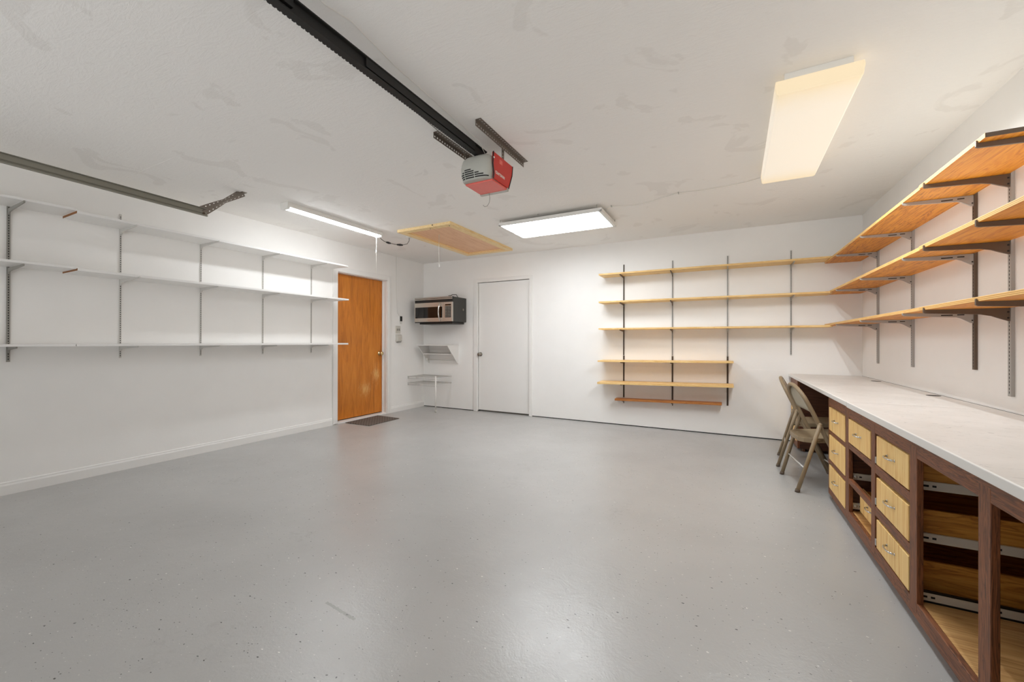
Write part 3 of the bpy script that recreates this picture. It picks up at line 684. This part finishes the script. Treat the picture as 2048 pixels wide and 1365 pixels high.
b = MB(); b.box(fx(.82), fx(.97), my-.001, my+.001, fz(.815), fz(.38))
for r_ in range(7):
    for c_ in range(4):
        b.box(fx(.832+.034*c_), fx(.832+.034*c_+.018), my-.0018, my-.001, fz(.41+.057*r_+.022), fz(.41+.057*r_), 1)
b.build('keypad', ['black_pl', 'grey_pl'], cp)
bx('trim_strip', 'chrome', fx(.802), fx(.808), my-.002, my, fz(.82), fz(.35), cp)
bx('bottom_grille', 'black_pl', fx(0), fx(1), my+.006, my+.03, mz0, fz(.965), t)
b = MB(); b.lathe([(.02, 0), (.018, .004), (.006, .005)], (mx1, D-.09, (mz0+mz1)/2+.01), (1, 0, 0), 14); b.build('side_plug', 'nickel', t)
b = MB(); b.tube([(fx(.74), my+.20, mz1-.006), (fx(.75), my+.19, mz1+.02), (fx(.84), my+.17, mz1+.045), (fx(.95), my+.16, mz1+.04), (fx(1)-.01, my+.16, mz1-.006)], .005, 7); b.build('power_cord', 'black_pl', t)
b = MB(); b.box(fx(.70), fx(.73), my+.2, my+.23, mz1-.006, mz1+.04); b.build('plug', 'steel_grey', t, .004)

# angled white wall shelf
t = thing('wall_shelf', 'white wall shelf with slanting sides below the microwave', 'wall shelf', (-4.145, D, .745))
sx0, sx1, st, sb, sd = -4.452, -3.842, 1.052, .742, .305
bx('top_board', 'shelf_white', sx0-.01, sx1+.008, D-sd, D, st-.014, st, t, .002)
for x0 in (sx0, sx1-.014):
    b = MB(); b.prism([(0, sb), (0, st-.014), (sd-.01, st-.014), (.02, sb)], lambda p, x: (x, D-p[0], p[1]), x0, x0+.014); b.build('side_panel', 'shelf_white', t, .001)
bx('inner_shelf', 'shelf_white', sx0+.014, sx1-.014, D-.165, D, .895, .908, t, .001)
bx('back_rail', 'shelf_white', sx0+.014, sx1-.014, D-.014, D, .965, 1.036, t, .001)
b = MB(); b.tube([(sx0+.014, D-.07, .80), (sx1-.014, D-.07, .80)], .006, 8); b.build('towel_rod', 'steel_white', t)
b = MB(); b.lathe([(.026, 0), (.026, .008), (.012, .02)], (sx0+.014, D-.07, .80), (1, 0, 0), 18); b.build('rod_rosette', 'white_pl', t)

# wire rack in the corner
t = thing('wire_rack', 'two-tier white wire rack on a single pole in the back left corner', 'wire rack', (-4.0, 5.05, 0))
rx0, rx1, ry0, ry1 = L+.004, -3.975, 5.045, D-.006
for z in (.538, .432):
    b = MB()
    for y in (ry0, (ry0+ry1)/2, ry1-.006): b.tube([(rx0, y, z), (rx1, y, z)], .0032, 6)
    b.tube([(rx0, ry0, z-.03), (rx1, ry0, z-.03)], .0032, 6)
    k = 23
    for i in range(k+1):
        x = rx0+.004+(rx1-rx0-.008)*i/k
        b.tube([(x, ry1, z+.003), (x, ry0-.001, z+.003), (x, ry0-.003, z-.03)], .0018, 5)
    b.tube([(rx1, ry0, z), (rx1, ry1, z)], .0032, 6)
    b.build('wire_shelf', 'steel_white', t)
    for y in (ry0+.01, ry0+.2):
        b = MB(); b.prism([(0, z+.008), (.028, z+.004), (.022, z-.012), (.006, z-.04), (0, z-.042)], lambda p, a: (L+p[0], a, p[1]), y-.008, y+.008); b.build('wall_clip', 'white_pl', t)
b = MB(); b.tube([(-3.99, 5.035, .012), (-3.99, 5.035, .565)], .011, 10); b.build('pole', 'white_pl', t)
b = MB(); b.lathe([(.014, 0), (.014, .02), (.011, .03)], (-3.99, 5.035, 0), (0, 0, 1), 12); b.build('foot', 'grey_pl', t)

# ------------------------------------------------------------------ workbench
XF, ZT = .66, .7556                                  # face of the frames, top surface
for (ya, yb, lb) in ((3.030, D-.003, 'far half of the white laminate worktop, over the chairs'), (.2, 3.024, 'near half of the white laminate worktop, over the drawer unit')):
    t = thing('worktop', lb, 'worktop', (.96, (ya+yb)/2, ZT-.031), 0, 'worktops of the bench')
    bx('top_slab', 'top', .646, R-.004, ya, yb, ZT-.030, ZT, t, .001)
    bx('back_joint', 'slot', R-.004, R-.0005, ya, yb, ZT-.02, ZT+.0006, t)
    if ya > 2: bx('seam_gap', 'slot', .648, R-.004, 3.0255, ya, ZT-.028, ZT-.0012, t)
    bx('front_edge', 'top_edge', .6385, .647, ya, yb, ZT-(.027 if ya > 2 else .031), ZT+.0015, t, .003)
    for gx, gy in ((1.218, 4.766), (1.228, 3.664)):
        if ya < gy < yb:
            b = MB(); b.lathe([(.036, 0), (.036, .0008)], (gx, gy, ZT), (0, 0, 1), 24); b.build('cable_hole', 'slot', t)
def pull(parent, y, z, x, hw=.045):
    b = MB(); pts = []
    for i in range(13):
        a = -1+i/6; pts.append((x-.003-.019*(1-a*a)**.5 if abs(a) < 1 else x, y+a*hw, z))
    b.tube(pts, [.0026+.0018*abs(-1+i/6) for i in range(13)], 8)
    for s_ in (-1, 1): b.lathe([(.007, 0), (.005, .003)], (x, y+s_*hw, z), (-1, 0, 0), 10)
    return b.build('handle', 'chrome', parent)
def drawer(cab, y0, y1, z0, z1, set_back=0., sides=True, lean=0.):
    x = XF-.002+set_back
    b = MB(); b.box(x, x+.018, y0, y1, z0, z1); d = b.build('drawer', 'drawer', cab, .002)
    b = MB()
    for a, c in ((y0+.012, y0+.024), (y1-.024, y1-.012)): b.box(x+.018, x+.50, a, c, z0+.006, z1-.01)
    b.box(x+.49, x+.502, y0+.012, y1-.012, z0+.006, z1-.01); b.box(x+.018, x+.50, y0+.02, y1-.02, z0+.012, z0+.018)
    b.build('drawer_box', 'drawer_side', d)
    pull(d, (y0+y1)/2, (z0+z1)/2+.008, x); return d
def slide(cab, y, z, x0=XF+.004, ln=.5, h=.036, roller=False, s=-1):
    b = MB(); b.box(x0, x0+ln, y, y+.010*s, z, z+h); b.mi = 1
    for (a, r_) in ((.03, .006), (.055, .004), (.20, .008), (.23, .006), (.36, .006)):
        cx, cz, yy = x0+a, z+h*.5, y+.0104*s
        b.quad([(cx-r_*1.5, yy, cz-.004), (cx+r_*1.5, yy, cz-.004), (cx+r_*1.5, yy, cz+.004), (cx-r_*1.5, yy, cz+.004)])
    o = b.build('drawer_slide', ['slide', 'slot'], cab)
    if roller:
        b = MB(); b.lathe([(.009, 0), (.009, .006), (.003, .008)], (x0+.03, y+.010*s, z+h*.5), (0, s, 0), 14); b.build('roller', 'white_pl', o)
    return o
cab = thing('drawer_cabinet', 'long dark wood bench cabinet with yellow pine drawers and an open bay', 'cabinet', (.97, 2.2, 0))
YE = .6                                              # near end, outside the picture
f = .02
for a, c in ((3.572, 3.600), (3.070, 3.143), (2.598, 2.657), (2.110, 2.178), (1.622, 1.685), (1.10, 1.16), (YE, YE+.06)): bx('stile', 'dark', XF, XF+f, a, c, .06 if a < 3.5 else .04, .70, cab, .002)
bx('rail', 'dark_y', XF+.0006, XF+f, YE, 3.60, .658, ZT-.0315, cab, .002)
for (a, c, zs_) in ((3.143, 3.572, ((.462, .488), (.252, .282))), (2.657, 3.070, ((.472, .506), (.264, .296))), (2.178, 2.598, ((.462, .506), (.254, .300)))):
    for (z0, z1_) in zs_: bx('rail', 'dark_y', XF+.0006, XF+f, a-.001, c+.001, z0, z1_, cab, .002)
bx('rail', 'dark_y', XF+.0006, XF+f, YE, 3.598, .035, .098, cab, .002)
bx('toe_board', 'dark_y', XF+.024, XF+.042, YE, 3.595, 0, .06, cab)
bx('end_panel', 'dark_x', XF+f, R-.004, 3.582, 3.600, 0, ZT-.032, cab)
bx('end_panel', 'dark_x', XF+f, R-.004, YE, YE+.018, 0, ZT-.032, cab)
for y in (3.098, 2.618): bx('divider', 'dark_x', XF+f, R-.02, y, y+.018, .10, ZT-.032, cab)
bx('back_panel', 'dark_x', R-.018, R-.006, YE, 3.58, .02, ZT-.032, cab)
bx('bottom_board', 'ply_floor', XF+f, R-.018, YE+.018, 3.582, .084, .098, cab)
for (y0, y1, rows) in ((3.150, 3.568, ((.492, .652), (.286, .458), (.084, .246))), (2.663, 3.066, ((.512, .653), None, (.116, .250))), (2.184, 2.568, ((.513, .653), (.306, .450), (.107, .246)))):
    for k, rw in enumerate(rows):
        if rw is None: continue
        if y0 < 2.7 and y0 > 2.5 and k == 2:
            drawer(cab, y0, y1-.012, rw[0], rw[1], .05)
        else: drawer(cab, y0, y1, rw[0], rw[1])
slide(cab, 3.097, .288, roller=True); slide(cab, 3.097, .112, roller=True)
# hardware on the sides of the third column, seen through the open bay
for z in (.522, .316): slide(cab, 2.195, z, XF+.02, .5, .034)
slide(cab, 2.150, .105, XF+.001, .52, .030)
b = MB(); b.box(XF+.001, XF+.5, 2.138, 2.150, .096, .104); b.box(XF+.001, XF+.5, 2.138, 2.150, .136, .143); b.build('slide_rail', 'black', cab)
for y in (2.578,):
    for z in (.515, .312, .112): bx('slide_end', 'steel', XF-.001, XF+.03, y, y+.016, z, z+.03, cab)
# far pedestal
ped = thing('drawer_pedestal', 'narrow dark wood drawer pedestal under the far worktop end, against the back wall', 'cabinet', (.97, 5.2, 0))
PA, PB = 4.972, 5.42
for a, c in ((PA, PA+.055), (PB-.035, PB)): bx('stile', 'dark', XF, XF+f, a, c, .03, .72, ped, .002)
for z0, z1_ in ((.66, .72), (.466, .50), (.26, .29), (.03, .085)): bx('rail', 'dark_y', XF+.0006, XF+f, PA+.05, PB-.03, z0, z1_, ped, .002)
bx('end_panel', 'dark_x', XF+f, R-.004, PA, PA+.018, .03, ZT-.036, ped); bx('end_panel', 'dark_x', XF+f, R-.004, PB-.018, PB, .0, ZT-.036, ped)
bx('toe_board', 'dark_y', XF+.05, XF+.068, PA+.02, PB-.018, 0, .08, ped)
bx('base_plinth', 'dark_x', XF+.08, R-.05, PA+.04, PB-.03, 0, .03, ped)
for z0, z1_ in ((.505, .65), (.295, .46), (.09, .255)): drawer(ped, PA+.06, PB-.04, z0, z1_)
bx('back_panel', 'dark_x', R-.018, R-.006, 3.604, PA-.004, .03, ZT-.036, ped)
bx('stretcher', 'dark_x', R-.06, R-.018, 3.604, PA-.004, .30, .40, ped)

# ------------------------------------------------------------------ folding chairs
def make_chair(label, loc, rz, sdx=0.):
    t = thing('folding_chair', label, 'chair', loc, rz, 'folding chairs under the worktop')
    # front-leg tube runs up into the arched back
    K = .444
    lx = lambda z: .361-K*z
    pts = [(lx(0.0), -.212, .0), (lx(.3), -.206, .3), (lx(.52), -.202, .52), (lx(.60), -.200, .60), (lx(.665), -.192, .665)]
    for a in (15, 35, 55, 75, 90):
        r_ = math.radians(a); pts.append((lx(.665+.112*math.sin(r_)), -.192+.192*(1-math.cos(r_)), .665+.112*math.sin(r_)))
    pts += [(x, -y, z) for (x, y, z) in pts[-2::-1]]
    b = MB(); b.tube(pts, .0150, 10); b.build('back_frame', 'chair', t, local=True)
    b = MB(); nx, nz = 12, 8                          # sheet-metal back panel, dished
    grid = []
    for j in range(nz+1):
        row = []
        for i in range(nx+1):
            s_ = -1+2*i/nx; zb = .578+.010*abs(s_)**2; k = j/nz
            zt = .665+.100*math.sqrt(max(0, 1-(s_*.98)**2))
            z = zb+(zt-zb)*k; row.append(b.b.verts.new((lx(z)+.018*(1-s_*s_)-.004, s_*.190, z)))
        grid.append(row)
    b.sm = True
    for j in range(nz):
        for i in range(nx): b._f([grid[j][i], grid[j][i+1], grid[j+1][i+1], grid[j+1][i]])
    bp = b.build('backrest', 'chair_panel', t, solid=.003, local=True)
    b = MB(); b.tube([(lx(.578+.010*s_*s_)+.018*(1-s_*s_)-.004, s_*.190, .578+.010*s_*s_) for s_ in [-1+i/6 for i in range(13)]], .005, 6); b.build('rolled_edge', 'chair_panel', bp, local=True) if False else b.b.free()
    for s_ in (-1, 1):
        b = MB(); b.tube([(0, s_*.216, .008), (.068, s_*.225, .26), (.134, s_*.229, .508)], .0135, 10); lg = b.build('rear_leg', 'chair', t, local=True)
        b = MB(); b.tube([(-.002, s_*.216, 0), (.003, s_*.216, .022)], .0155, 12); b.build('rubber_foot', 'rubber', lg, local=True)
        b = MB(); b.lathe([(.012, 0), (.014, .004), (.008, .016)], (.134, s_*.229, .505), (.26, 0, 1), 10); b.build('pivot_cap', 'chair', lg, local=True)
        b = MB(); b.tube([(lx(.0), s_*.212, 0), (lx(.022)-.001, s_*.212, .022)], .0155, 12); b.build('rubber_foot', 'rubber', t, local=True)
    # seat pan
    b = MB(); out = [(.055, -.155), (.030, -.11), (.026, 0), (.030, .11), (.055, .155), (.10, .180), (.34, .178), (.385, .165), (.402, .13), (.405, 0), (.402, -.13), (.385, -.165), (.34, -.178), (.10, -.180)]
    zt = lambda x: .392+(x-.03)*.075
    out = [(x+sdx*(1-(x-.026)/.38*.6), y) for x, y in out]; a_ = [b.b.verts.new((x, y, zt(x))) for x, y in out]; c_ = [b.b.verts.new((x, y, zt(x)-.034)) for x, y in out]
    i_ = [b.b.verts.new((.215+(x-.215)*.84, y*.84, zt(x)-.006)) for x, y in out]
    k = len(out)
    for j in range(k):
        b._f([c_[j], c_[(j+1) % k], a_[(j+1) % k], a_[j]]); b._f([a_[j], a_[(j+1) % k], i_[(j+1) % k], i_[j]])
    b._f(i_); b._f(c_[::-1]); b.build('seat', 'chair', t, .003, local=True)
    b = MB(); b.tube([(.048, -.222, .178), (.048, .222, .178)], .0055, 8); b.build('rear_brace', 'steel_white', t, local=True)
    b = MB(); b.tube([(lx(.16), -.208, .16), (lx(.16), .208, .16)], .0055, 8); b.build('front_brace', 'steel_white', t, local=True)
    for s_ in (-1, 1):                               # link arms from the rear legs to the seat
        b = MB(); b.tube([(.10, s_*.222, .385), (.16, s_*.19, .388)], .006, 6); b.build('seat_link', 'chair', t, local=True)
    return t
ch = make_chair('khaki metal folding chair beside the drawers, its pale back panel in full view', (.456, 3.835, 0), math.radians(6.6))
make_chair('khaki metal folding chair behind the other one, nearer the back wall', (.452, 4.50, 0), math.radians(-6.7), .09)
